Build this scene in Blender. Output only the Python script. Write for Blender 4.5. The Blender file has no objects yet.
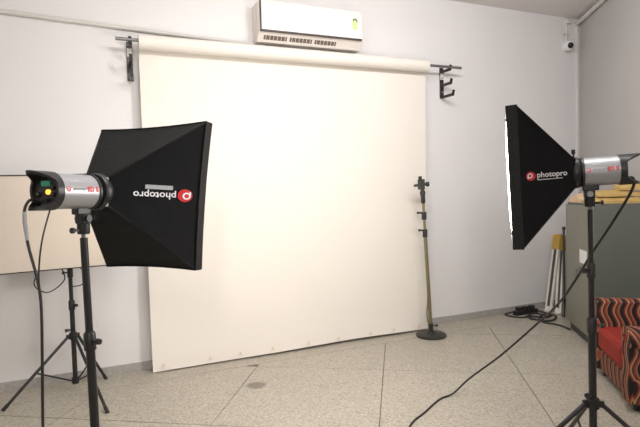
import bpy, bmesh, math, random
from mathutils import Matrix, Vector
random.seed(7)
sc = bpy.context.scene
COL = sc.collection
rad = math.radians

# ------------------------------------------------------------------ camera
cam = bpy.data.cameras.new('camera'); camo = bpy.data.objects.new('camera', cam); COL.objects.link(camo)
cam.sensor_width = 36.0; cam.lens = 36.0*500/640; cam.clip_start = .05
camo.matrix_world = Matrix.Translation((0, 0, 1.37)) @ Matrix.Rotation(rad(90-2.6), 4, 'X') @ Matrix.Rotation(rad(-1.6), 4, 'Z')
sc.camera = camo
# ------------------------------------------------------------------ light and exposure
sc.view_settings.view_transform = 'Standard'; sc.view_settings.look = 'None'
sc.view_settings.gamma = 1; sc.view_settings.exposure = 0.0
sc.view_settings.use_curve_mapping = False
w = bpy.data.worlds.new('world'); sc.world = w; w.use_nodes = True
w.node_tree.nodes['Background'].inputs[0].default_value = (.6, .7, .85, 1)
w.node_tree.nodes['Background'].inputs[1].default_value = .3
LEFT_GLOW, RIGHT_GLOW = 6.5, 26.0
def area(name, loc, aim, size, power, col):
    l = bpy.data.lights.new(name, 'AREA'); l.shape = 'RECTANGLE'; l.size, l.size_y = size; l.energy = power; l.color = col
    o = bpy.data.objects.new(name, l); COL.objects.link(o); o.location = loc
    o.rotation_euler = (Vector(aim)-Vector(loc)).to_track_quat('-Z', 'Y').to_euler()
    return o
area('ceiling_lamp', (-.1, 2.0, 3.12), (.0, 3.1, 0), (1.2, .25), 36, (1, .98, .97))
area('fill_light_front', (-.5, -1.15, 2.25), (-.8, 4.0, 1.6), (1.2, .25), 270, (1, .955, .90))  # unseen fill light added behind the camera to brighten the room
area('fill_light_right', (1.2, 2.3, 3.12), (1.9, 5.2, 1.2), (1.2, .25), 34, (1, .98, .985))  # unseen fill light added to brighten the right part of the back wall

# ------------------------------------------------------------------ materials
def mat(name, col, rough=.6, metal=0, emit=None, noise=0, scale=20, bump=0, spec=.5, bscale=None):
    m = bpy.data.materials.new(name); m.use_nodes = True
    nt = m.node_tree; b = nt.nodes['Principled BSDF']
    b.inputs['Base Color'].default_value = (*col, 1); b.inputs['Roughness'].default_value = rough
    b.inputs['Metallic'].default_value = metal; b.inputs['Specular IOR Level'].default_value = spec
    tc = nt.nodes.new('ShaderNodeTexCoord')
    if noise:
        n = nt.nodes.new('ShaderNodeTexNoise'); n.inputs['Scale'].default_value = scale; n.inputs['Detail'].default_value = 4
        nt.links.new(tc.outputs['Object'], n.inputs['Vector'])
        mx = nt.nodes.new('ShaderNodeMix'); mx.data_type = 'RGBA'
        mx.inputs[6].default_value = (*[c*(1-noise) for c in col], 1); mx.inputs[7].default_value = (*[min(1, c*(1+noise)) for c in col], 1)
        nt.links.new(n.outputs['Fac'], mx.inputs[0]); nt.links.new(mx.outputs[2], b.inputs['Base Color'])
    if bump:
        n2 = nt.nodes.new('ShaderNodeTexNoise'); n2.inputs['Scale'].default_value = bscale or scale; n2.inputs['Detail'].default_value = 3
        nt.links.new(tc.outputs['Object'], n2.inputs['Vector'])
        bp = nt.nodes.new('ShaderNodeBump'); bp.inputs['Strength'].default_value = bump; bp.inputs['Distance'].default_value = .01
        nt.links.new(n2.outputs['Fac'], bp.inputs['Height']); nt.links.new(bp.outputs['Normal'], b.inputs['Normal'])
    if emit:
        b.inputs['Emission Color'].default_value = (*emit[0], 1); b.inputs['Emission Strength'].default_value = emit[1]
    return m

M = dict(
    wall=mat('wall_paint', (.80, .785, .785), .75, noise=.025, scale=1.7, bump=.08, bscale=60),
    wall_right=mat('wall_paint_shaded', (.50, .485, .475), .75, noise=.05, scale=1.5, bump=.08, bscale=60),  # wall paint darkened, the dimmer light on this wall put into its colour
    ceiling=mat('ceiling_paint', (.84, .80, .79), .8, noise=.03, scale=2),
    joint=mat('joint_strip', (.12, .105, .085), .7, noise=.2, scale=8),
    skirting=mat('grey_terrazzo_skirting', (.40, .385, .36), .6, noise=.35, scale=45),
    plastic_white=mat('white_plastic', (.82, .82, .80), .35, noise=.02, scale=5),
    pipe_white=mat('painted_pipe', (.70, .68, .65), .5, noise=.06, scale=9),
    black_fabric=mat('black_nylon', (.0052, .0054, .0066), .55, noise=.35, scale=30, bump=.3, bscale=14, spec=.16),
    rim_fabric=mat('black_webbing', (.011, .0105, .010), .7, noise=.3, scale=60, bump=.2, spec=.25),
    black=mat('black_plastic', (.015, .015, .016), .42, noise=.3, scale=25),
    black_metal=mat('black_enamel', (.017, .016, .016), .35, noise=.3, scale=18),
    rubber=mat('rubber', (.02, .02, .02), .8, noise=.3, scale=40),
    cable=mat('cable_sheath', (.02, .019, .018), .55, noise=.3, scale=40),
    silver=mat('silver_casing', (.40, .41, .43), .38, metal=.45, noise=.05, scale=14),
    steel=mat('bare_steel', (.24, .24, .24), .4, metal=.7, noise=.1, scale=30),
    brass=mat('dull_brass', (.24, .205, .115), .38, metal=.5, noise=.2, scale=20),
    dark_iron=mat('dark_iron', (.032, .031, .027), .5, metal=.2, noise=.3, scale=25),
    red=mat('logo_red', (.62, .02, .025), .5, noise=.05),
    white_ink=mat('white_ink', (.85, .85, .88), .5, noise=.02),
    grey_ink=mat('grey_ink', (.42, .43, .46), .6, noise=.25, scale=150),
    dark_ink=mat('dark_ink', (.10, .10, .12), .6, noise=.1),
    paper=mat('backdrop_paper', (.82, .775, .71), .85, noise=.015, scale=1.3, bump=.05, bscale=2.5),
    diffuser_off=mat('cream_diffuser', (.66, .585, .50), .8, noise=.02, scale=4),
    glow_left=mat('lit_diffuser_left', (.8, .78, .74), .8, emit=((1, .91, .80), LEFT_GLOW)),
    glow_right=mat('lit_diffuser_right', (.8, .8, .8), .8, emit=((1, .94, .88), RIGHT_GLOW)),
    pilot=mat('pilot_lamp', (.9, .4, .05), .4, emit=((1, .36, .04), 3.5)),
    green_led=mat('green_display', (.01, .12, .06), .3, emit=((.05, .6, .3), .15)),
    dark_grille=mat('dark_grille', (.16, .12, .10), .6, noise=.2),
    cream_plastic=mat('cream_plastic', (.78, .72, .66), .45, noise=.03, scale=6),
    trim_dark=mat('dark_trim', (.045, .03, .03), .4, noise=.1),
    label_green=mat('label_green', (.62, .78, .35), .6, noise=.25, scale=60),
    cabinet=mat('grey_green_enamel', (.115, .125, .11), .42, noise=.06, scale=4),
    cabinet_door=mat('grey_green_enamel_lit', (.215, .215, .165), .42, noise=.05, scale=4),  # carcass enamel made paler, the light falling on the doors put into the colour
    plinth=mat('plinth', (.06, .06, .055), .6, noise=.2),
    sheet_white=mat('white_sheet', (.8, .8, .78), .7, noise=.03),
    kraft=mat('kraft_paper', (.50, .34, .12), .7, noise=.25, scale=12, bump=.4, bscale=20),
    kraft_pale=mat('pale_kraft', (.60, .43, .26), .7, noise=.2, scale=12, bump=.4, bscale=20),
    ochre=mat('ochre_wrap', (.46, .29, .05), .6, noise=.25, scale=25, bump=.2),
    slat=mat('white_slat', (.70, .68, .62), .6, noise=.1, scale=20),
    slat_dark=mat('dark_slot', (.07, .06, .05), .7, noise=.3, scale=20),
    red_velvet=mat('red_velvet', (.25, .015, .007), .85, noise=.2, scale=14, bump=.15, bscale=60),
    lens=mat('camera_lens', (.01, .01, .012), .12, noise=.1),
)

def terrazzo():
    m = bpy.data.materials.new('terrazzo_slab'); m.use_nodes = True; nt = m.node_tree; b = nt.nodes['Principled BSDF']; L = nt.links.new
    geo = nt.nodes.new('ShaderNodeNewGeometry')
    def vor(scale, lo, hi):
        v = nt.nodes.new('ShaderNodeTexVoronoi'); v.inputs['Scale'].default_value = scale; L(geo.outputs['Position'], v.inputs['Vector'])
        s = nt.nodes.new('ShaderNodeSeparateColor'); L(v.outputs['Color'], s.inputs[0])
        mr = nt.nodes.new('ShaderNodeMapRange'); mr.inputs[1].default_value = lo; mr.inputs[2].default_value = hi; L(s.outputs[0], mr.inputs[0]); return mr.outputs[0]
    def mix(fac, a, c):
        x = nt.nodes.new('ShaderNodeMix'); x.data_type = 'RGBA'
        if isinstance(fac, float): x.inputs[0].default_value = fac
        else: L(fac, x.inputs[0])
        for i, q in ((6, a), (7, c)):
            if isinstance(q, tuple): x.inputs[i].default_value = (*q, 1)
            else: L(q, x.inputs[i])
        return x.outputs[2]
    n = nt.nodes.new('ShaderNodeTexNoise'); n.inputs['Scale'].default_value = 1.6; n.inputs['Detail'].default_value = 5; L(geo.outputs['Position'], n.inputs['Vector'])
    base = mix(n.outputs['Fac'], (.37, .335, .275), (.44, .405, .335))
    base = mix(vor(120, .80, .84), base, (.50, .47, .40))
    base = mix(vor(140, .86, .90), base, (.285, .255, .205))
    base = mix(vor(85, .90, .93), base, (.31, .275, .21))
    # the grey stain near the backdrop
    d = nt.nodes.new('ShaderNodeVectorMath'); d.operation = 'SUBTRACT'; L(geo.outputs['Position'], d.inputs[0]); d.inputs[1].default_value = (-.49, 3.50, 0)
    d2 = nt.nodes.new('ShaderNodeVectorMath'); d2.operation = 'MULTIPLY'; L(d.outputs[0], d2.inputs[0]); d2.inputs[1].default_value = (14, 14, 0)
    n3 = nt.nodes.new('ShaderNodeTexNoise'); n3.inputs['Scale'].default_value = 9; L(geo.outputs['Position'], n3.inputs['Vector'])
    ln = nt.nodes.new('ShaderNodeVectorMath'); ln.operation = 'LENGTH'; L(d2.outputs[0], ln.inputs[0])
    ad = nt.nodes.new('ShaderNodeMath'); ad.operation = 'ADD'; L(ln.outputs['Value'], ad.inputs[0]); L(n3.outputs['Fac'], ad.inputs[1])
    mr = nt.nodes.new('ShaderNodeMapRange'); mr.inputs[1].default_value = 1.15; mr.inputs[2].default_value = 1.6; mr.inputs[3].default_value = .85; mr.inputs[4].default_value = 0; L(ad.outputs[0], mr.inputs[0])
    base = mix(mr.outputs[0], base, (.16, .145, .115))
    L(base, b.inputs['Base Color']); b.inputs['Roughness'].default_value = .42
    b.inputs['Specular IOR Level'].default_value = .35
    return m
M['terrazzo'] = terrazzo()

def stripes():
    m = bpy.data.materials.new('wavy_stripe_upholstery'); m.use_nodes = True; nt = m.node_tree; b = nt.nodes['Principled BSDF']; L = nt.links.new
    tc = nt.nodes.new('ShaderNodeTexCoord'); sp = nt.nodes.new('ShaderNodeSeparateXYZ'); L(tc.outputs['Object'], sp.inputs[0])
    def ma(op, a, c):
        x = nt.nodes.new('ShaderNodeMath'); x.operation = op
        for i, q in ((0, a), (1, c)):
            if isinstance(q, (int, float)): x.inputs[i].default_value = q
            elif q is not None: L(q, x.inputs[i])
        return x.outputs[0]
    wob = ma('MULTIPLY', ma('SINE', ma('MULTIPLY', sp.outputs[2], 30.0), None), .017)
    u = ma('ADD', ma('ADD', sp.outputs[0], sp.outputs[1]), wob)
    f = ma('FRACT', ma('MULTIPLY', u, 13.0), None)
    r = nt.nodes.new('ShaderNodeValToRGB'); r.color_ramp.interpolation = 'CONSTANT'; L(f, r.inputs[0])
    e = r.color_ramp.elements
    cols = [(0, (.010, .008, .007)), (.34, (.20, .028, .014)), (.48, (.36, .20, .11)), (.62, (.05, .022, .014)), (.74, (.25, .040, .018)), (.90, (.30, .15, .08))]  # stripe colours darkened to carry the shade on the chair
    e[0].position, e[0].color = 0, (*cols[0][1], 1); e[1].position, e[1].color = cols[1][0], (*cols[1][1], 1)
    for p, c in cols[2:]:
        q = e.new(p); q.color = (*c, 1)
    L(r.outputs[0], b.inputs['Base Color']); b.inputs['Roughness'].default_value = .8
    return m
M['stripes'] = stripes()

# ------------------------------------------------------------------ helpers
def obj(name, bm, m, parent=None, smooth=False, bevel=0, label=None, **props):
    bmesh.ops.recalc_face_normals(bm, faces=bm.faces)
    me = bpy.data.meshes.new(name); bm.to_mesh(me); bm.free()
    o = bpy.data.objects.new(name, me); COL.objects.link(o)
    me.materials.append(m if not isinstance(m, str) else M[m])
    if smooth:
        for p in me.polygons: p.use_smooth = True
        me.set_sharp_from_angle(angle=rad(38))
    if bevel:
        b = o.modifiers.new('bevel', 'BEVEL'); b.width = bevel; b.segments = 2; b.limit_method = 'ANGLE'; b.angle_limit = rad(40)
    if parent: o.parent = parent
    if label: o['label'] = label
    for k, v in props.items(): o[k] = v
    return o
def thing(name, label, cat, loc=(0, 0, 0), mtx=None, group=None):
    o = bpy.data.objects.new(name, None); COL.objects.link(o); o.empty_display_size = .05
    o.matrix_world = mtx if mtx is not None else Matrix.Translation(loc)
    o['label'] = label; o['category'] = cat
    if group: o['group'] = group
    return o
def tag(o, label, cat, group=None):
    o['label'] = label; o['category'] = cat
    if group: o['group'] = group
    return o
def new(): return bmesh.new()
def box(bm, x0, x1, y0, y1, z0, z1, mtx=None):
    vs = [bm.verts.new((x, y, z)) for x in (x0, x1) for y in (y0, y1) for z in (z0, z1)]
    for f in ((0, 1, 3, 2), (4, 6, 7, 5), (0, 4, 5, 1), (2, 3, 7, 6), (0, 2, 6, 4), (1, 5, 7, 3)): bm.faces.new([vs[i] for i in f])
    if mtx is not None: bmesh.ops.transform(bm, matrix=mtx, verts=vs)
    return bm
def prism(bm, poly, z0, z1):
    a = [bm.verts.new((x, y, z0)) for x, y in poly]; b = [bm.verts.new((x, y, z1)) for x, y in poly]; n = len(poly)
    bm.faces.new(a[::-1]); bm.faces.new(b)
    for i in range(n): bm.faces.new((a[i], a[(i+1) % n], b[(i+1) % n], b[i]))
    return bm
def extrude_x(bm, prof, x0, x1):           # profile in (y, z)
    a = [bm.verts.new((x0, y, z)) for y, z in prof]; b = [bm.verts.new((x1, y, z)) for y, z in prof]; n = len(prof)
    bm.faces.new(a); bm.faces.new(b[::-1])
    for i in range(n): bm.faces.new((a[i], b[i], b[(i+1) % n], a[(i+1) % n]))
    return bm
def tube(bm, pts, r, n=8, closed=False, caps=True):
    pts = [Vector(p) for p in pts]; rs = r if isinstance(r, (list, tuple)) else [r]*len(pts); rings = []
    ref = None
    for i, p in enumerate(pts):
        t = (pts[min(i+1, len(pts)-1)]-pts[max(i-1, 0)]).normalized()
        if ref is None: ref = Vector((0, 0, 1)) if abs(t.z) < .9 else Vector((1, 0, 0))
        a = (ref-t*ref.dot(t)).normalized(); b = t.cross(a); ref = a
        rings.append([bm.verts.new(p+(a*math.cos(2*math.pi*k/n)+b*math.sin(2*math.pi*k/n))*rs[i]) for k in range(n)])
    for u, v in zip(rings, rings[1:]):
        for k in range(n): bm.faces.new((u[k], u[(k+1) % n], v[(k+1) % n], v[k]))
    if caps: bm.faces.new(rings[0][::-1]); bm.faces.new(rings[-1])
    return bm
def lathe(bm, prof, n=24, axis='Z', mtx=None):     # prof: (radius, height), closed with caps at ends
    rings = []; vs = []
    for r, h in prof:
        ring = []
        for k in range(n):
            a = 2*math.pi*k/n; p = (r*math.cos(a), r*math.sin(a), h) if axis == 'Z' else (r*math.cos(a), h, r*math.sin(a))
            ring.append(bm.verts.new(p))
        rings.append(ring); vs += ring
    for u, v in zip(rings, rings[1:]):
        for k in range(n): bm.faces.new((u[k], u[(k+1) % n], v[(k+1) % n], v[k]))
    bm.faces.new(rings[0][::-1]); bm.faces.new(rings[-1])
    if mtx is not None: bmesh.ops.transform(bm, matrix=mtx, verts=vs)
    return bm
def smoothpath(pts, k=6):
    P = [Vector(p) for p in pts]; out = []
    for i in range(len(P)-1):
        p0, p1, p2, p3 = P[max(i-1, 0)], P[i], P[i+1], P[min(i+2, len(P)-1)]
        for j in range(k):
            t = j/k; out.append(.5*((2*p1)+(p2-p0)*t+(2*p0-5*p1+4*p2-p3)*t*t+(3*p1-p0-3*p2+p3)*t**3))
    return out+[P[-1]]
def text_bm(body, size, func, align='LEFT', bold=0):
    cu = bpy.data.curves.new('t', 'FONT'); cu.body = body; cu.size = size; cu.align_x = align; cu.resolution_u = 3; cu.offset = bold
    o = bpy.data.objects.new('t', cu); COL.objects.link(o); dg = bpy.context.evaluated_depsgraph_get()
    me = bpy.data.meshes.new_from_object(o.evaluated_get(dg)); bpy.data.objects.remove(o); bpy.data.curves.remove(cu)
    bm = new(); bm.from_mesh(me); bpy.data.meshes.remove(me)
    for v in bm.verts: v.co = func(v.co.x, v.co.y)
    return bm
def poly_bm(polys, func):
    bm = new()
    for p in polys: bm.faces.new([bm.verts.new(func(x, y)) for x, y in p])
    return bm
def disc_polys(cx, cy, r, n=20): return [[(cx+r*math.cos(2*math.pi*k/n), cy+r*math.sin(2*math.pi*k/n)) for k in range(n)]]
def ring_polys(cx, cy, r0, r1, n=20, a0=0, a1=2*math.pi):
    o = []
    for k in range(n):
        a, b = a0+(a1-a0)*k/n, a0+(a1-a0)*(k+1)/n
        o.append([(cx+r*math.cos(t), cy+r*math.sin(t)) for r, t in ((r0, a), (r1, a), (r1, b), (r0, b))])
    return o

# ------------------------------------------------------------------ the room
K = Vector((2.994, 5.758, 0)); AW = rad(22.9)
D = Vector((-math.cos(AW), -math.sin(AW), 0)); N = Vector((math.sin(AW), -math.cos(AW), 0)); HC = 3.225
G = Vector((.153, .988, 0)).normalized(); GX = Vector((G.y, -G.x, 0))
B = K+D*6.5; Rr = K-G*7.2; Lf = Vector((B.x, Rr.y+.6, 0))
room = [K, B, Lf, Rr]
WM = Matrix.Translation(K) @ Matrix.Rotation(math.atan2(D.y, D.x), 4, 'Z')   # wall frame: x along the back wall from the corner, y into the room
def wallm(s, off=0, z=0): return WM @ Matrix.Translation((s, off, z))
def wall_piece(name, a, b, z0, z1, th, m, out=True):
    a = Vector(a); b = Vector(b); t = (b-a).normalized(); nrm = Vector((t.y, -t.x, 0))
    if (Vector((0, 1, 0))-a).dot(nrm) > 0: nrm = -nrm
    if not out: nrm = -nrm
    q = [a, b, b+nrm*th, a+nrm*th]
    return obj(name, prism(new(), [(p.x, p.y) for p in q], z0, z1), m, kind='structure')
wall_piece('wall_back', K-D*.2, B+D*.2, -.05, HC+.05, .15, 'wall')
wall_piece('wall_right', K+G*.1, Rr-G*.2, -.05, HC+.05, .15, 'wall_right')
wall_piece('wall_left', B, Lf, -.05, HC+.05, .15, 'wall')
wall_piece('wall_front', Lf, Rr, -.05, HC+.05, .15, 'wall')
pr = [(p.x, p.y) for p in room]
obj('ceiling', prism(new(), pr, HC, HC+.1), 'ceiling', kind='structure')
floor_o = obj('floor', prism(new(), pr, -.1, -.006), 'joint', kind='structure')
wall_piece('baseboard_back', K, B, 0, .064, .014, 'skirting', out=False)
wall_piece('baseboard_right', K-G*.02, Rr, 0, .064, .014, 'skirting', out=False)

def clip(poly, p, n):           # keep the side where (x-p).n >= 0
    o = []
    for i in range(len(poly)):
        a, b = poly[i], poly[(i+1) % len(poly)]; da, db = (a-p).dot(n), (b-p).dot(n)
        if da >= 0: o.append(a)
        if (da >= 0) != (db >= 0): o.append(a+(b-a)*(da/(da-db)))
    return o
G0 = Vector((-.53, 3.885, 0)); SP = .99; J = .0027
def slab(poly):
    if len(poly) < 3: return
    ar = abs(sum(poly[i].x*poly[(i+1) % len(poly)].y-poly[(i+1) % len(poly)].x*poly[i].y for i in range(len(poly))))/2
    if ar < .004: return
    bm = new(); prism(bm, [(v.x, v.y) for v in poly], -.02, random.uniform(-.0006, .0006))
    obj('slab', bm, 'terrazzo', floor_o)
EDGE = .30                      # slabs laid parallel to the back wall along its foot
left_n = Vector((1, 0, 0)); rn = -GX; fn = Vector(((Rr-Lf).y, -(Rr-Lf).x, 0)).normalized()
if (Vector((0, 1, 0))-Lf).dot(fn) < 0: fn = -fn
for i in range(-6, 6):
    for j in range(-8, 4):
        c = [G0+GX*(SP*(i+a)+(J if a == 0 else -J))+G*(SP*(j+b)+(J if b == 0 else -J)) for a, b in ((0, 0), (1, 0), (1, 1), (0, 1))]
        for p, n in ((K+N*(EDGE+J), N), (K, rn), (B, left_n), (Lf, fn)): c = clip(c, p, n) if c else c
        slab(c)
cuts = (0, 2.3, 6.6)
for s0, s1 in zip(cuts, cuts[1:]):
    c = [K+D*(s0+J), K+D*(s1-J), K+D*(s1-J)+N*(EDGE-J), K+D*(s0+J)+N*(EDGE-J)]
    for p, n in ((K, rn), (B, left_n)): c = clip(c, p, n)
    slab(c)

# surface pipes and the corner strip (setting)
bm = tube(new(), [WM @ Vector((6.45, .018, 2.717)), WM @ Vector((5.0, .018, 2.655)), WM @ Vector((3.7, .018, 2.605))], .016, 10)
obj('trim_1', bm, 'pipe_white', smooth=True, kind='structure')
bm = new(); box(bm, .004, .05, 0, .02, .064, HC-.07, WM); obj('trim_2', bm, 'pipe_white', kind='structure')
t3 = new(); a = K-G*.02; tube(t3, [a-GX*.03+Vector((0, 0, HC-.055)), a-GX*.03-G*3.2+Vector((0, 0, HC-.055))], .022, 10)
obj('trim_3', t3, 'pipe_white', smooth=True, kind='structure')

# ------------------------------------------------------------------ backdrop roll, brackets, air conditioner, camera dome
t = thing('backdrop_roll', 'wide cream paper backdrop hanging from its roll down to the floor', 'backdrop', mtx=wallm(3.44, .145, 0))
X0, X1, ZR, RR = -1.265, 1.30, 2.515, .055
bm = new(); tube(bm, [(X0, 0, ZR), (X1, 0, ZR)], RR, 28); obj('paper_roll', bm, 'paper', t, smooth=True)
bm = new(); nx, nz = 40, 26; grid = []
for j in range(nz+1):
    row = []
    v = j/nz; z = ZR-(ZR-.012)*v
    for i in range(nx+1):
        u = i/nx; x = X0+.006-.03*(1-v)*(1-u)+.075*v*(1-u)**6*.45+(X1-X0-.008)*u
        y = -RR-.002+(.038)*v**1.5+.004*math.sin(u*9+v*2)*v+.012*max(0, v-.93)/.07*(1+.4*math.sin(u*14))
        row.append((x, y, z+(.006*math.sin(u*5)+.004 if j == nz else 0)))
    grid.append(row)
for th in (0, -.0012):
    vv = [[bm.verts.new((x, y+th, z)) for x, y, z in r] for r in grid]
    for j in range(nz):
        for i in range(nx): bm.faces.new((vv[j][i], vv[j][i+1], vv[j+1][i+1], vv[j+1][i]))
sheet = obj('paper_sheet', bm, 'paper', t, smooth=True)
for i in range(9):                                        # faint maker's marks along the bottom edge
    x = X0+.12+i*.29+random.uniform(-.05, .05)
    bm = poly_bm(disc_polys(x, .062, .011, 8)+[[(x-.02, .045), (x+.02, .045), (x+.02, .05), (x-.02, .05)]], lambda a, b: Vector((a, .0135, b)))
    obj('printed_mark', bm, mat('faint_print', (.70, .60, .50), .8, noise=.1) if i == 0 else bpy.data.materials['faint_print'], t)
bm = new(); tube(bm, [(-1.665, 0, ZR+.012), (1.46, 0, ZR+.012)], .013, 12); obj('crossbar_pipe', bm, 'steel', t, smooth=True)

def bracket(s, label, white):
    t = thing('wall_bracket', label, 'bracket', mtx=wallm(s, 0, 2.25), group='backdrop wall brackets')
    bm = new(); box(bm, -.022, .022, 0, .012, 0, .30); obj('mounting_plate', bm, 'black_metal', t, bevel=.003)
    for z, L in ((.262, .14), (.13, .15), (.015, .18)):
        bm = new(); box(bm, -.012, .012, .012, L, z-.016, z+.008)
        prof = [(L-.012, z-.016), (L+.004, z-.016), (L+.020, z+.03), (L+.010, z+.04), (L-.004, z+.008)]
        extrude_x(bm, prof, -.012, .012); obj('hook', bm, 'black_metal', t, bevel=.002)
    for z in (.06, .2):
        bm = new(); lathe(bm, [(.009, .012), (.009, .017), (.004, .02)], 10, 'Y', Matrix.Translation((0, 0, z))); obj('screw', bm, 'steel', t)
    if white:
        bm = new(); box(bm, -.018, .018, .012, .0135, .185, .25); obj('paper_sticker', bm, 'sheet_white', t, label='white sticker')
bracket(4.80, 'black hook bracket seen end-on at the left end of the backdrop', True)
bracket(1.905, 'black hook bracket seen from the side with two empty hooks right of the backdrop', True)

t = thing('air_conditioner', 'white wall-mounted air conditioner above the backdrop', 'air conditioner', mtx=wallm(3.345, 0, 2.605))
bm = new(); extrude_x(bm, [(0, 0), (0, .315), (.15, .315), (.185, .29), (.19, .085), (.165, .055), (.12, .0)], -.475, .475); obj('chassis', bm, 'cream_plastic', t, bevel=.006)
bm = new(); extrude_x(bm, [(.19, .082), (.203, .08), (.209, .13), (.207, .25), (.19, .318), (.185, .318)], -.455, .455); obj('front_panel', bm, 'plastic_white', t, bevel=.004)
bm = new(); box(bm, -.452, .4605, .186, .208, .069, .0805); box(bm, .4555, .465, .186, .208, .069, .315); obj('panel_trim', bm, 'trim_dark', t)
slope = Matrix.Translation((0, .143, .0275)) @ Matrix.Rotation(math.atan2(.055, .045), 4, 'X')
bm = new(); box(bm, -.46, .46, -.034, .034, -.002, .006, slope); obj('outlet_recess', bm, 'cream_plastic', t)
for k in range(3):
    x1 = .425-k*.225; x0 = x1-.20
    bm = new(); box(bm, x0, x1, -.008, .028, -.004, .004, slope); g = obj('outlet_grille', bm, 'dark_grille', t)
    for q in range(6):
        bm = new(); x = x0+.017+q*.033; box(bm, x-.0015, x+.0015, -.008, .028, -.008, -.004, slope); obj('vane', bm, 'cream_plastic', g)
bm = new(); box(bm, -.44, .44, -.030, -.012, -.010, -.004, slope); obj('louvre', bm, 'cream_plastic', t, bevel=.002)
bm = new(); box(bm, -.412, -.362, .2082, .2098, .155, .25); lab = obj('energy_label', bm, 'label_green', t, label='green energy rating label')
obj('rating_arch', poly_bm(ring_polys(-.387, .228, .010, .021, 12, 0, math.pi*1.1), lambda a, b: Vector((a, .2104, b))), 'dark_ink', lab)
bm = new(); box(bm, .4755, .480, .06, .13, .17, .26); obj('side_vent', bm, 'cream_plastic', t, bevel=.002)

t = thing('security_camera', 'white dome security camera with a black lens high in the room corner', 'security camera', mtx=wallm(.225, 0, 2.90))
bm = new(); lathe(bm, [(.045, 0), (.05, .008), (.045, .02), (.03, .025)], 20, 'Y'); obj('mounting_base', bm, 'plastic_white', t, smooth=True)
bm = new(); bmesh.ops.create_uvsphere(bm, u_segments=20, v_segments=12, radius=.057, matrix=Matrix.Translation((0, .055, 0))); obj('dome', bm, 'plastic_white', t, smooth=True)
look = Vector((.42, .85, -.2)).normalized()
bm = new(); bmesh.ops.create_uvsphere(bm, u_segments=16, v_segments=10, radius=.034, matrix=Matrix.Translation(Vector((0, .06, 0))+look*.034)); ln = obj('lens', bm, 'lens', t, smooth=True)
bm = new(); tube(bm, [(-.012, .012, .03), (-.012, .012, .29)], .011, 8); obj('conduit', bm, 'pipe_white', t, smooth=True)
bm = new(); box(bm, -.045, .035, 0, .028, .13, .145); obj('pipe_clip', bm, 'pipe_white', t)
bm = new(); box(bm, -.075, .0, 0, .04, .255, .305); obj('junction_box', bm, 'pipe_white', t, bevel=.004)

# ------------------------------------------------------------------ studio lights
def pose(apex, yaw, pitch, roll): return Matrix.Translation(apex) @ Matrix.Rotation(yaw, 4, 'Z') @ Matrix.Rotation(pitch, 4, 'X') @ Matrix.Rotation(roll, 4, 'Y')

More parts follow.
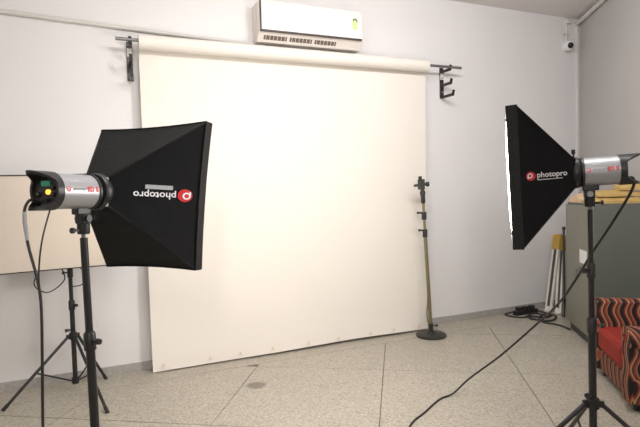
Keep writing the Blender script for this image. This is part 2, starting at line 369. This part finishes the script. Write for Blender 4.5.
def softbox(label, mtx, W, H, d, glow, tagline, logo=True, ls=1.0, cs=1.0, sag=1.0, taper=0.0):
    t = thing('softbox', label, 'softbox', mtx=mtx, group='photo studio softboxes')
    r0 = .056; LIP = .042
    def hx(y): return r0+(W/2-r0)*y/d
    def hz(y): return r0+(H/2-r0)*y/d
    def bow(y, q): return sag*(.006+.014*math.sin(min(1, y/d)*math.pi*.62))*(1-q*q)*min(1, y/d*2.2)
    def side(sgn, y, q):      # +-X panel, q in -1..1 along z
        return Vector((sgn*(hx(y)-bow(y, q))*(1+taper*q*y/d), y, q*hz(y)))
    def flat(sgn, y, q):      # +-Z panel
        return Vector((q*hx(y)*(1+taper*sgn*y/d), y, sgn*(hz(y)-bow(y, q))))
    for f, s in ((side, 1), (side, -1), (flat, 1), (flat, -1)):
        bm = new(); ny, nq = 10, 12
        for off in (0, .003):
            g = [[bm.verts.new(f(s, d*j/ny, -1+2*i/nq)*(1 if off == 0 else .993)) for i in range(nq+1)] for j in range(ny+1)]
            for j in range(ny):
                for i in range(nq): bm.faces.new((g[j][i], g[j][i+1], g[j+1][i+1], g[j+1][i]))
        obj('side_panel', bm, 'black_fabric', t, smooth=True)
    for sx in (1, -1):
        for sz in (1, -1):
            bm = new(); tube(bm, [(sx*r0*.98, 0, sz*r0*.98), (sx*W/2*.99*(1+taper*sz), d, sz*H/2*.99)], .0045, 6); obj('rib', bm, 'rim_fabric', t)
    # front lip: four strips that follow the bowed front edges
    for f, s in ((side, 1), (side, -1), (flat, 1), (flat, -1)):
        bm = new(); nq = 12; rows = []
        for dy, inn in ((-.004, .003), (-.004, -.0), (LIP, .002), (LIP, -.004)):
            row = []
            for i in range(nq+1):
                p = f(s, d, -1+2*i/nq); c = p.copy(); out = Vector((s, 0, 0)) if f is side else Vector((0, 0, s))
                row.append(bm.verts.new(p+out*inn+Vector((0, dy, 0))))
            rows.append(row)
        for a, b in ((0, 1), (1, 3), (3, 2), (2, 0)):
            for i in range(nq): bm.faces.new((rows[a][i], rows[a][i+1], rows[b][i+1], rows[b][i]))
        obj('front_lip', bm, 'rim_fabric', t, smooth=True)
    bm = new(); nq = 10
    ring = [side(1, d, -1+2*i/nq) for i in range(nq+1)]+[flat(1, d, 1-2*i/nq) for i in range(1, nq)]+[side(-1, d, 1-2*i/nq) for i in range(nq+1)]+[flat(-1, d, -1+2*i/nq) for i in range(1, nq)]
    n = len(ring); loops = []
    for k, (sc_, dy) in enumerate(((.994, LIP-.006), (.7, LIP+.001), (.35, LIP+.003))): loops.append([bm.verts.new(Vector((p.x*sc_, d+dy, p.z*sc_))) for p in ring])
    for a, b in zip(loops, loops[1:]):
        for i in range(n): bm.faces.new((a[i], a[(i+1) % n], b[(i+1) % n], b[i]))
    c = bm.verts.new((0, d+LIP+.004, 0))
    for i in range(n): bm.faces.new((loops[-1][i], loops[-1][(i+1) % n], c))
    df = obj('diffuser', bm, glow, t, smooth=True)
    if glow == 'diffuser_off':                         # fold creases pressed into the cloth
        for x0, z0, x1, z1 in ((-W*.49, H*.47, W*.1, -H*.1), (W*.1, -H*.1, W*.49, -H*.48), (-W*.48, -H*.1, W*.48, H*.12)):
            bm = new(); tube(bm, [(x0+(x1-x0)*q/6, d+LIP+.0015-.004*(max(abs(x0+(x1-x0)*q/6)/W, abs(z0+(z1-z0)*q/6)/H)*2), z0+(z1-z0)*q/6) for q in range(7)], .0022, 5); obj('crease', bm, glow, df)
    bm = new(); lathe(bm, [(.052, -.022), (.066, -.02), (.070, -.010), (.070, .006), (.064, .016), (.05, .016)], 28, 'Y'); sr = obj('speed_ring', bm, 'black', t, smooth=True)
    for a in (90,):
        bm = new(); v = Vector((math.cos(rad(a)), 0, math.sin(rad(a)))); tube(bm, [v*.07, v*.085, v*.0851, v*.105], [.004, .004, .009, .008], 8); obj('lock_knob', bm, 'black', sr)
    if logo:                                             # on the -X panel, reading from the front edge to the apex
        def on(cx, cz, lift=.003, m_=ls):
            def f(x, z):
                yy = cx-x*m_; zz = cz+z*m_; q = zz/hz(yy); p = side(-1, yy, q); return Vector((p.x-lift, yy, zz))
            return f
        y0 = d*.865; cu = .058*ls-.005-.024*cs; z0 = .0
        lift = .003
        obj('logo_disc', poly_bm([q for r_ in ((0, .012), (.012, .024)) for q in ring_polys(0, .0, r_[0], r_[1], 20)], on(y0-cu, z0+.002, .0035, cs)), 'red', t, label='red round logo')
        pp = ring_polys(-.004, .002, .008, .0135, 16)+[[(-.0175, -.014), (-.0125, -.014), (-.0125, .002), (-.0175, .002)]]
        obj('logo_letter', poly_bm(pp, on(y0-cu, z0+.002, .0055, cs)), 'white_ink', t)
        obj('logo_text', text_bm('photopro', .050, on(y0-.058*ls, z0-.008*ls, .0045), bold=.0008), 'white_ink', t, label='white photopro lettering')
        if tagline: bars = [[(.075+.0155*k, -.046), (.0905+.0155*k, -.046), (.0905+.0155*k, -.024), (.075+.0155*k, -.024)] for k in range(8)]
        else: bars = [[(.062+.02*k, -.0255), (.082+.02*k, -.0255), (.082+.02*k, -.0215), (.062+.02*k, -.0215)] for k in range(8)]
        obj('tagline_strip', poly_bm(bars, on(y0, z0, .004)), 'grey_ink' if tagline else 'white_ink', t)
    return t

def flash_head(label, mtx, lit=True, E=.012):
    t = thing('flash_head', label, 'studio flash', mtx=mtx, group='studio flash heads')
    R_ = .0625
    bm = new(); lathe(bm, [(.05, -.165-E), (R_, -.165-E), (R_, -.028), (.05, -.028)], 40, 'Y'); obj('casing', bm, 'silver', t, smooth=True)
    bm = new(); lathe(bm, [(.05, -.036), (.066, -.036), (.066, -.025), (.06, -.0225), (.05, -.0225)], 36, 'Y'); obj('front_collar', bm, 'black', t, smooth=True)
    # rear housing with its two prongs (top and bottom)
    bm = new(); n = 48; rows = []
    for rr, base in ((R_+.004, 0), (R_+.004, 1), (R_-.006, 1), (R_-.006, 0)):
        row = []
        for k in range(n):
            a = 2*math.pi*k/n; s = math.sin(a)
            L = .026+.060*max(0, (abs(s)-.45)/.55)**1.6*(1 if s > 0 else .9)
            row.append(bm.verts.new((rr*math.cos(a), -.162-E if not base else -.162-E-L, rr*s)))
        rows.append(row)
    for a, b in ((0, 1), (1, 2), (2, 3), (3, 0)):
        for k in range(n): bm.faces.new((rows[a][k], rows[a][(k+1) % n], rows[b][(k+1) % n], rows[b][k]))
    obj('rear_hood', bm, 'black', t, smooth=True)
    bm = new(); lathe(bm, [(.03, -.160), (R_-.005, -.160), (R_-.005, -.178), (.03, -.179)], 32, 'Y'); bp = obj('control_panel', bm, 'black', t, smooth=True); bp.location.y = -E
    bm = new(); box(bm, -.020, .018, -.182, -.1785, .016, .034); obj('display', bm, 'green_led', bp)
    if lit:
        bm = new(); lathe(bm, [(.008, -.178), (.008, -.186), (.004, -.189)], 12, 'Y', Matrix.Translation((.012, 0, -.004))); obj('pilot_lamp', bm, 'pilot', bp, label='glowing orange pilot lamp')
    for x, z in ((.036, -.012), (-.032, -.012), (.036, .01)):
        bm = new(); lathe(bm, [(.008, -.178), (.008, -.190), (.006, -.192)], 12, 'Y', Matrix.Translation((x, 0, z))); obj('dial', bm, 'black_metal', bp)
    bm = new(); box(bm, -.016, .016, -.194, -.1785, -.048, -.026); obj('power_socket', bm, 'black', bp, bevel=.002)
    # mount below
    bm = new(); box(bm, -.016, .016, -.085, -.02, -.083, -.058); br = obj('mount_bracket', bm, 'black', t, bevel=.004); br.location.y = -.010
    bm = new(); box(bm, -.02, .02, -.068, -.024, -.118, -.078); obj('tilt_joint', bm, 'black', br, bevel=.006)
    for s in (1, -1):
        bm = new(); tube(bm, [(s*.018, -.046, -.098), (s*.03, -.046, -.098)], .013, 12); obj('tilt_knob', bm, 'steel' if s < 0 else 'black', br, smooth=True)
    bm = new(); lathe(bm, [(.02, -.155), (.022, -.15), (.022, -.118), (.016, -.112)], 16, 'Z', Matrix.Translation((0, -.046, 0))); obj('stand_socket', bm, 'black', br, smooth=True)
    bm = new(); tube(bm, [(0, -.046, -.138), (0, -.09, -.14), (0, -.091, -.14), (0, -.10, -.14)], [.005, .005, .011, .011], 10); obj('clamp_knob', bm, 'black', br)
    # printing on both flanks, reading upright
    for s in (1, -1):
        def wrap(u, v, s=s, lift=.0008):            # u from the reader's left
            fx = (.137+E)/.165; y = (-.160-E+u*fx) if s > 0 else (-.036-u*fx); a = v/R_
            return Vector((s*(R_+lift)*math.cos(a), y, (R_+lift)*math.sin(a)))
        obj('logo_disc', poly_bm(disc_polys(.016, .006, .0095, 14), wrap), 'red', t)
        obj('logo_letter', poly_bm(ring_polys(.015, .007, .003, .0052, 10), lambda u, v, w=wrap: w(u, v, lift=.0014)), 'white_ink', t)
        obj('brand_text', text_bm('photopro', .018, lambda u, v, w=wrap: w(u+.032, v+.002)), 'dark_ink', t)
        obj('model_text', text_bm('ED II', .024, lambda u, v, w=wrap: w(u+.096, v-.001), bold=.0012), 'red', t, label='red model lettering')
        obj('caption_line', poly_bm([[(.07+.01*k, -.022), (.08+.01*k, -.022), (.08+.01*k, -.018), (.07+.01*k, -.018)] for k in range(7)], wrap), 'grey_ink', t)
        obj('rating_patch', poly_bm([[(.03+.01*k, .03), (.04+.01*k, .03), (.04+.01*k, .042), (.03+.01*k, .042)] for k in range(4)], wrap), 'grey_ink', t)
    return t

def light_stand(label, base, top, hub, feet, joints, foot_z=.012, pr=(.0165, .0135, .011), sticker=False):
    base = Vector(base); t = thing('light_stand', label, 'light stand', loc=base, group='black tripod light stands')
    top = Vector(top)-base
    def ax(z): return Vector((top.x*z/top.z, top.y*z/top.z, z))
    hs = [.07]+list(joints)+[top.z]
    for k in range(len(hs)-1):
        bm = new(); tube(bm, [ax(hs[k]), ax(hs[k+1])], pr[min(k, 2)], 14); obj('pole_section', bm, 'black_metal', t, smooth=True)
    for k, z in enumerate(joints):
        bm = new(); r = pr[min(k, 2)]; c = ax(z); tube(bm, [c+Vector((0, 0, -.035)), c+Vector((0, 0, -.034)), c+Vector((0, 0, .026)), c+Vector((0, 0, .034))], [r+.001, r+.005, r+.005, r], 14); co = obj('collar', bm, 'black', t, smooth=True)
        bm = new(); dv = Vector((.92, -.4, 0)) if k % 2 == 0 else Vector((-.92, -.4, 0)); tube(bm, [c, c+dv*.035, c+dv*.036, c+dv*.05], [.005, .005, .012, .011], 8); obj('knob', bm, 'black', co)
    c = ax(hub); r = pr[0]
    bm = new(); tube(bm, [c+Vector((0, 0, -.022)), c+Vector((0, 0, -.021)), c+Vector((0, 0, .021)), c+Vector((0, 0, .03))], [r+.004, r+.011, r+.011, r+.002], 14); hb = obj('leg_hub', bm, 'black', t, smooth=True)
    bm = new(); tube(bm, [c+Vector((-.008, -.005, .045)), c+Vector((-.042, -.028, .045))], [.006, .013], 8); obj('hub_knob', bm, 'black', hb)
    low = ax(.085); bm = new(); tube(bm, [low+Vector((0, 0, -.02)), low+Vector((0, 0, .02))], r+.008, 14); obj('brace_hub', bm, 'black', t, smooth=True)
    for k, f in enumerate(feet):
        f = Vector(f)-base; f.z = foot_z; dv = (Vector((f.x, f.y, 0))-Vector((c.x, c.y, 0))).normalized()
        a = c+dv*(r+.018); bm = new(); tube(bm, [a, f], .0105, 8); lg = obj('leg', bm, 'black_metal', t, smooth=True)
        bm = new(); e = (f-a).normalized(); tube(bm, [f-e*.03, f+e*.012], [.0125, .0125], 8); obj('foot_cap', bm, 'rubber', lg)
        bm = new(); box(bm, -.007, .007, -.016, .016, -.014, .014, Matrix.Translation(c+dv*(r+.014)) @ dv.to_track_quat('Y', 'Z').to_matrix().to_4x4()); obj('hinge', bm, 'black', lg)
        m_ = a+(f-a)*.52; l0 = low+dv*(r+.006); bm = new(); tube(bm, [l0, m_], .006, 6); obj('brace', bm, 'black_metal', t)
        if sticker and k == 0:
            bm = new(); p = a+(f-a)*.40; q = a+(f-a)*.56; tube(bm, [p, q], .0113, 8); obj('paper_label', bm, 'sheet_white', lg, label='white sticker wrapped on the leg')
    bm = new(); tube(bm, [ax(top.z-.03), ax(top.z+.012)], .008, 10); obj('spigot', bm, 'steel', t)
    return t

# right-hand light
AR = Vector((1.150, 2.257, 1.418)); YR = 1.218
MR = pose(AR, YR, -.041, 0)
softbox('black photopro softbox at right, side-on, red logo upright', pose(AR, YR, -.040, -.028), .50, .605, .236, 'glow_right', False, ls=.66, cs=.80, sag=.6)
flash_head('silver flash head with red lettering on the stand by the armchair', MR, E=.010)
bs = MR @ Vector((0, -.056, -.168)); br_ = Vector((bs.x+.014, bs.y, 0))
def feet(c, r, angs): return [(c.x+r*math.cos(rad(a)), c.y+r*math.sin(rad(a)), 0) for a in angs]
light_stand('black tripod light stand in front of the cabinet and armchair', br_, bs, .37, feet(br_, .45, (182, 332, 78)), (.73, .98), sticker=True)
# left-hand light
AL = Vector((-.847, 1.886, 1.389)); YL = -.362
ML = pose(AL, YL, -.03, 0)
softbox('black photopro softbox at left seen from behind, logo upside down', pose(AL+Vector((.010, 0, 0)), YL, -.082, .005+math.pi), .512, .615, .302, 'glow_left', True, ls=.75, cs=1.08, sag=.45, taper=-.085)
flash_head('silver flash head with glowing orange pilot lamp on the left stand', ML, E=.030)
bs = ML @ Vector((0, -.056, -.168)); bl = Vector((bs.x+.012, bs.y, 0))
light_stand('black light stand nearest the camera at left, its legs below the picture', bl, bs, .42, feet(bl, .48, (200, 320, 80)), (.84,))
# the light standing behind, facing the room
AB = Vector((-1.735, 3.42, 1.22)); YB = math.pi+.39
MBk = pose(AB, YB, 0, 0)
softbox('cream-fronted softbox facing the room behind the left light', pose(AB, YB, 0, .01), .78, .60, .26, 'diffuser_off', False, logo=False, sag=.12)
flash_head('flash head hidden behind the cream-fronted softbox', MBk, lit=False)
bs = MBk @ Vector((0, -.056, -.168)); bb = Vector((bs.x, bs.y, 0))
light_stand('black tripod light stand under the cream-fronted softbox by the left wall', bb, bs, .40, [(-2.086, 3.186, 0), (-1.386, 3.113, 0), (-1.646, 3.70, 0)], (.62, .85), pr=(.016, .0135, .011))

# ------------------------------------------------------------------ cables
def cord(name, pts, r, label, k=7, m='cable'):
    bm = new(); tube(bm, smoothpath(pts, k), r, 8); return tag(obj(name, bm, m, smooth=True), label, 'cable')
S = MR @ Vector((0, -.208, -.037))
cord('power_cable', [S, S+Vector((.02, -.008, -.006)), (1.372, 2.2, 1.33), (1.327, 2.27, 1.186), (1.305, 2.38, 1.051), (1.29, 2.5, .905), (1.284, 2.7, .717), (1.222, 2.92, .514), (1.107, 3.1, .301), (.952, 3.22, .119), (.84, 3.22, .02), (.741, 3.168, .006), (.606, 2.988, .006), (.483, 2.814, .006), (.40, 2.5, .006)], .006, 'black power cable slanting down from the right flash head to the floor')
S = ML @ Vector((0, -.228, -.037))
p = lambda dx, dy, z: (S.x+dx, S.y+dy, z)
pc = cord('power_cable', [S, p(-.02, -.035, S.z+.006), p(-.035, -.045, S.z-.04), p(-.03, -.04, 1.22), (-.921, 1.62, 1.06), (-.925, 1.62, .85), (-.935, 1.62, .62), (-.945, 1.62, .25), (-.945, 1.615, .03), p(.06, -.1, .007), p(.2, -.3, .007)], .0048, 'black power cable hanging straight down from the left flash head')
bm = new(); tube(bm, smoothpath([p(-.033, -.044, S.z-.03), p(-.034, -.044, S.z-.06), p(-.031, -.041, 1.235)], 4), .0062, 8); obj('cable_highlight', bm, 'grey_ink', pc, smooth=True, label='painted highlight on the cable near the plug')  # pale tube over the cable, painted in place of a highlight
cord('sync_cord', [ML @ Vector((.02, -.212, -.058)), (-.893, 1.60, 1.24), (-.915, 1.61, 1.14), (-.9215, 1.619, 1.06)], .0028, 'thin sync cord from the left flash head joining its power cable', 5)
c = MBk @ Vector((0, -.046, -.30))
cord('power_cable', [MBk @ Vector((0, -.210, -.037)), (-1.86, 3.55, 1.08), (-1.90, 3.40, .92), (-1.93, 3.33, .80), (-1.84, 3.33, .74), (-1.735, 3.35, .82), (-1.76, 3.36, .93), (-1.68, 3.36, .95), (-1.60, 3.36, .85), (-1.63, 3.38, .78), (-1.72, 3.41, .76)], .004, 'looped black cable hanging under the cream-fronted softbox')

# ------------------------------------------------------------------ round-based stand by the backdrop
mb = Vector((.995, 4.568, 0))
t = thing('pole_stand', 'brass-coloured pole stand with round iron base at the backdrop edge', 'stand', loc=mb)
bm = new(); lathe(bm, [(.13, 0), (.138, .006), (.138, .02), (.12, .028), (.035, .032), (.03, .045)], 36); obj('round_base', bm, 'dark_iron', t, smooth=True)
bm = new(); tube(bm, [(0, 0, .03), (0, 0, .12)], .022, 14); sk = obj('base_socket', bm, 'dark_iron', t, smooth=True)
bm = new(); tube(bm, [(.02, -.005, .10), (.045, -.012, .10), (.046, -.012, .10), (.06, -.016, .10)], [.006, .006, .014, .014], 10); obj('base_knob', bm, 'dark_iron', sk)
TX = -.058
def sx(z): return (TX*z/1.46, 0, z)
bm = new(); tube(bm, [(0, 0, .1), sx(.97)], .0165, 14); obj('lower_tube', bm, 'brass', t, smooth=True)
bm = new(); tube(bm, smoothpath([(-.028, -.012, .13), (-.036, -.012, .22), (-.026, -.012, .34), (-.026, -.01, .5)]), .007, 8); obj('side_rod', bm, 'brass', t, smooth=True)
bm = new(); tube(bm, [sx(.95), sx(1.29)], .012, 12); obj('upper_tube', bm, 'brass', t, smooth=True)
for z, dx in ((.955, -.06), (1.115, -.065)):
    bm = new(); a = Vector(sx(z)); tube(bm, [a-Vector((0, 0, .035)), a+Vector((0, 0, .035))], .022, 12); cl = obj('tube_clamp', bm, 'dark_iron', t, smooth=True)
    bm = new(); tube(bm, [a+Vector((0, 0, .02)), a+Vector((dx*.7, -.012, .03)), a+Vector((dx, -.014, .028))], [.008, .008, .013], 8); obj('clamp_lever', bm, 'dark_iron', cl)
bm = new(); tube(bm, [sx(1.23), sx(1.24), sx(1.29), sx(1.33), sx(1.36)], [.016, .02, .02, .026, .014], 12); nk = obj('neck_joint', bm, 'dark_iron', t, smooth=True)
a = Vector(sx(1.40)); hd = new(); box(hd, a.x-.038, a.x+.022, -.02, .02, 1.355, 1.45); hd_o = obj('head_clamp', hd, 'dark_iron', t, bevel=.006)
bm = new(); tube(bm, [(a.x-.075, 0, 1.392), (a.x+.06, 0, 1.405)], .012, 10); obj('clamp_bolt', bm, 'dark_iron', hd_o, smooth=True)
bm = new(); tube(bm, [(a.x+.035, 0, 1.402), (a.x+.062, 0, 1.405)], .022, 10); obj('wing_knob', bm, 'dark_iron', hd_o, smooth=True)
bm = new(); tube(bm, [(a.x-.02, -.02, 1.45), (a.x-.024, -.022, 1.475)], .016, 10); obj('clamp_jaw', bm, 'dark_iron', hd_o, smooth=True)

# ------------------------------------------------------------------ steel cabinet and what lies on it
CM = Matrix.Translation((2.20, 4.042, 0)) @ Matrix.Rotation(-math.atan2(.18, .984), 4, 'Z')     # x to the right wall, y away along the door front
CW, CD, CH = .70, .43, 1.20
t = thing('steel_cabinet', 'grey-green steel cabinet against the right wall behind the armchair', 'cabinet', mtx=CM)
bm = new(); box(bm, .018, CD, 0, CW, .07, CH); obj('carcass', bm, 'cabinet', t, bevel=.004)
bm = new(); box(bm, .035, CD, .015, CW-.015, 0, .07); obj('plinth', bm, 'plinth', t)
doors = []
for y0, y1 in ((.006, .348), (.352, CW-.006)):
    bm = new(); box(bm, 0, .018, y0, y1, .085, CH-.02); doors.append(obj('door', bm, 'cabinet_door', t, bevel=.003))
bm = new(); box(bm, -.0015, 0, .12, .30, .685, .80); obj('paper_notice', bm, 'sheet_white', doors[0], label='white paper on the door')
bm = new(); box(bm, -.012, 0, .285, .325, .585, .645); h = obj('handle_plate', bm, 'steel', doors[0], bevel=.003)
bm = new(); tube(bm, [(-.028, .305, .615), (-.030, .305, .53)], .007, 8); box(bm, -.03, -.012, .298, .312, .605, .621); obj('handle', bm, 'steel', doors[0])
def parcel(label, x0, x1, y0, y1, z0, z1, rz, m, name='paper_parcel'):
    bm = new(); nx, ny = 14, 8; cx, cy = (x0+x1)/2, (y0+y1)/2; rows = {}
    for s in (1, -1):
        g = []
        for i in range(nx+1):
            r = []
            for j in range(ny+1):
                u, v = -1+2*i/nx, -1+2*j/ny
                e = (1-abs(u)**4)*(1-abs(v)**4); h = (z1-z0)*(-.12+.62*max(0, e)**.5)*(1+.22*math.sin(5*u+3*v+x0*40)) if s > 0 else -(z1-z0)*.5
                if s < 0 and (abs(u) == 1 or abs(v) == 1): h = -(z1-z0)*.5
                r.append(bm.verts.new((u*(x1-x0)/2, v*(y1-y0)/2, h)))
            g.append(r)
        rows[s] = g
        for i in range(nx):
            for j in range(ny): bm.faces.new((g[i][j], g[i+1][j], g[i+1][j+1], g[i][j+1]))
    per = [(i, 0) for i in range(nx+1)]+[(nx, j) for j in range(1, ny+1)]+[(i, ny) for i in range(nx-1, -1, -1)]+[(0, j) for j in range(ny-1, 0, -1)]
    for k in range(len(per)):
        a, b = per[k], per[(k+1) % len(per)]
        bm.faces.new((rows[1][a[0]][a[1]], rows[1][b[0]][b[1]], rows[-1][b[0]][b[1]], rows[-1][a[0]][a[1]]))
    o = obj(name, bm, m, smooth=True); o.matrix_world = CM @ Matrix.Translation((cx, cy, (z0+z1)/2)) @ Matrix.Rotation(rz, 4, 'Z')
    return tag(o, label, 'parcel', 'parcels on the steel cabinet')
parcel('long flat ochre paper parcel, lowest of the pile on the steel cabinet', .02, .42, .03, .30, CH+.001, CH+.055, 0, 'kraft')
parcel('ochre paper parcel lying on the longest parcel on the cabinet', .06, .42, .05, .28, CH+.056, CH+.105, .03, 'kraft')
parcel('folded tan packet on top of the pile of parcels, at the photo edge', .24, .42, .06, .26, CH+.106, CH+.165, -.05, 'kraft')
parcel('small pinkish tan packet at the front left corner of the cabinet top', .01, .15, .36, .60, CH+.001, CH+.075, .1, 'kraft_pale')

# ------------------------------------------------------------------ corner clutter
def bundle(label, base, top, wd, roll):
    base = Vector(base); ax = Vector(top)-base; L = ax.length
    m_ = Matrix.Translation(base) @ ax.to_track_quat('Z', 'Y').to_matrix().to_4x4() @ Matrix.Rotation(roll, 4, 'Z')
    t = thing('slat_bundle', label, 'bundle', mtx=m_, group='bundles leaning in the corner')
    for x0, x1 in ((-wd/2, -wd/2+.022), (wd/2-.022, wd/2)):
        bm = new(); box(bm, x0, x1, -.014, .014, 0, L*.86); obj('slat', bm, 'slat', t, bevel=.002)
    bm = new(); box(bm, -wd/2+.022, wd/2-.022, -.008, .012, .06, L*.80); obj('dark_core', bm, 'slat_dark', t)
    bm = new(); box(bm, -wd/2+.022, wd/2-.022, -.012, .013, 0, .06); obj('end_block', bm, 'slat', t)
    bm = new(); box(bm, -wd/2-.004, wd/2+.004, -.02, .02, L*.80, L); obj('ochre_wrap', bm, 'ochre', t, bevel=.004, label='ochre wrapped top end')
bundle('white slat bundle with ochre top leaning in the corner, the left one', (2.425, 5.32, .002), (2.645, 5.555, .81), .082, 2.75)
bundle('white slat bundle with ochre top leaning in the corner, next to the cabinet', (2.485, 5.22, .002), (2.70, 5.555, .79), .07, 2.75)
bm = new(); tube(bm, [(2.47, 5.08, .006), (2.66, 5.45, .88)], .012, 10); rod = tag(obj('dark_rod', bm, 'black_metal', smooth=True), 'thin dark rod leaning behind the cabinet edge in the corner', 'rod')
bm = new(); bmesh.ops.create_uvsphere(bm, u_segments=10, v_segments=8, radius=.02, matrix=Matrix.Translation((2.662, 5.454, .885))); obj('tip', bm, 'black_metal', rod, smooth=True)
t = thing('power_strip', 'black power strip on the floor by the wall in the corner', 'power strip', mtx=Matrix.Translation((2.16, 5.27, 0)) @ Matrix.Rotation(AW, 4, 'Z'))
bm = new(); box(bm, -.15, .15, -.03, .03, 0, .045); obj('housing', bm, 'black', t, bevel=.006)
for k in range(3):
    bm = new(); box(bm, -.12+k*.09, -.07+k*.09, -.024, .024, .045, .085); obj('plug', bm, 'black', t, bevel=.005)
cord('cable_tangle', [(2.28, 5.3, .03), (2.37, 5.17, .012), (2.28, 5.06, .012), (2.15, 5.12, .012), (2.12, 5.02, .012), (2.26, 4.93, .012), (2.36, 5.0, .03), (2.33, 5.1, .035), (2.2, 5.02, .032), (2.18, 4.9, .01), (2.28, 4.78, .009), (2.31, 4.62, .009)], .0095, 'tangle of black cables on the floor beside the slat bundles')
cord('loose_cable', [(2.02, 5.25, .03), (1.93, 5.24, .008), (1.97, 5.14, .008), (2.08, 5.10, .008), (2.2, 5.16, .03), (2.3, 4.98, .045)], .0085, 'loose black cable running out from the power strip along the floor')

# ------------------------------------------------------------------ armchair
CHM = Matrix.Translation((1.80, 2.90, 0)) @ Matrix.Rotation(-math.atan2(.225, .974), 4, 'Z')     # y along the front (near to far), x to the back
t = thing('armchair', 'low armchair in wavy black, orange and cream stripes with red seat', 'armchair', mtx=CHM)
AWD, AWF, FW, DP = .14, .08, .69, .58
bm = new(); box(bm, .02, DP, 0, FW, .05, .20); obj('base', bm, 'stripes', t, bevel=.012)
def arm(y0, y1):
    bm = new(); cy = (y0+y1)/2; hw = (y1-y0)/2
    prof = [(y0+.015, .05), (y1-.015, .05), (y1-.015, .40)]
    for k in range(13):
        a = rad(-35+250*k/12); prof.append((cy+(hw+.008)*math.cos(a), .432+.074*math.sin(a)))
    prof.append((y0+.015, .40))
    a_ = [bm.verts.new((0, y, z)) for y, z in prof]; b_ = [bm.verts.new((DP, y, z)) for y, z in prof]; n = len(prof)
    bm.faces.new(a_); bm.faces.new(b_)
    for i in range(n): bm.faces.new((a_[i], a_[(i+1) % n], b_[(i+1) % n], b_[i]))
    o = obj('arm', bm, 'stripes', t, smooth=True, bevel=.008)
    bm = new(); tube(bm, [(-.001, cy+.035*math.cos(q*.7)*(1-q/14), 1*.434+.035*math.sin(q*.7)*(1-q/14)) for q in range(13)], .0035, 6); obj('scroll_piping', bm, 'red_velvet', o)
arm(0, AWD)
bm = new(); prof = [(FW-AWF, .05), (FW, .05), (FW, .53), (FW-.02, .555), (FW-AWF+.02, .555), (FW-AWF, .53)]
extrude_x(bm, prof, 0, DP); obj('arm', bm, 'stripes', t, bevel=.01)
bm = new(); nx = 10
box(bm, .0, DP-.14, AWD, FW-AWF, .205, .365); obj('seat_cushion', bm, 'red_velvet', t, bevel=.03, label='red seat cushion')
bm = new(); extrude = [(DP-.14, .05), (DP+.04, .05), (DP+.08, .78), (DP+.06, .84), (DP+.02, .84), (DP-.05, .76)]
a_ = [bm.verts.new((x, .01, z)) for x, z in extrude]; b_ = [bm.verts.new((x, FW-.01, z)) for x, z in extrude]
bm.faces.new(a_); bm.faces.new(b_)
for i in range(len(extrude)): bm.faces.new((a_[i], a_[(i+1) % 6], b_[(i+1) % 6], b_[i]))
obj('backrest', bm, 'stripes', t, bevel=.025)
for x, y in ((.06, .06), (.06, FW-.06), (DP-.05, .06), (DP-.05, FW-.06)):
    bm = new(); lathe(bm, [(.018, 0), (.024, .052)], 10, 'Z', Matrix.Translation((x, y, 0))); obj('leg', bm, 'black', t)
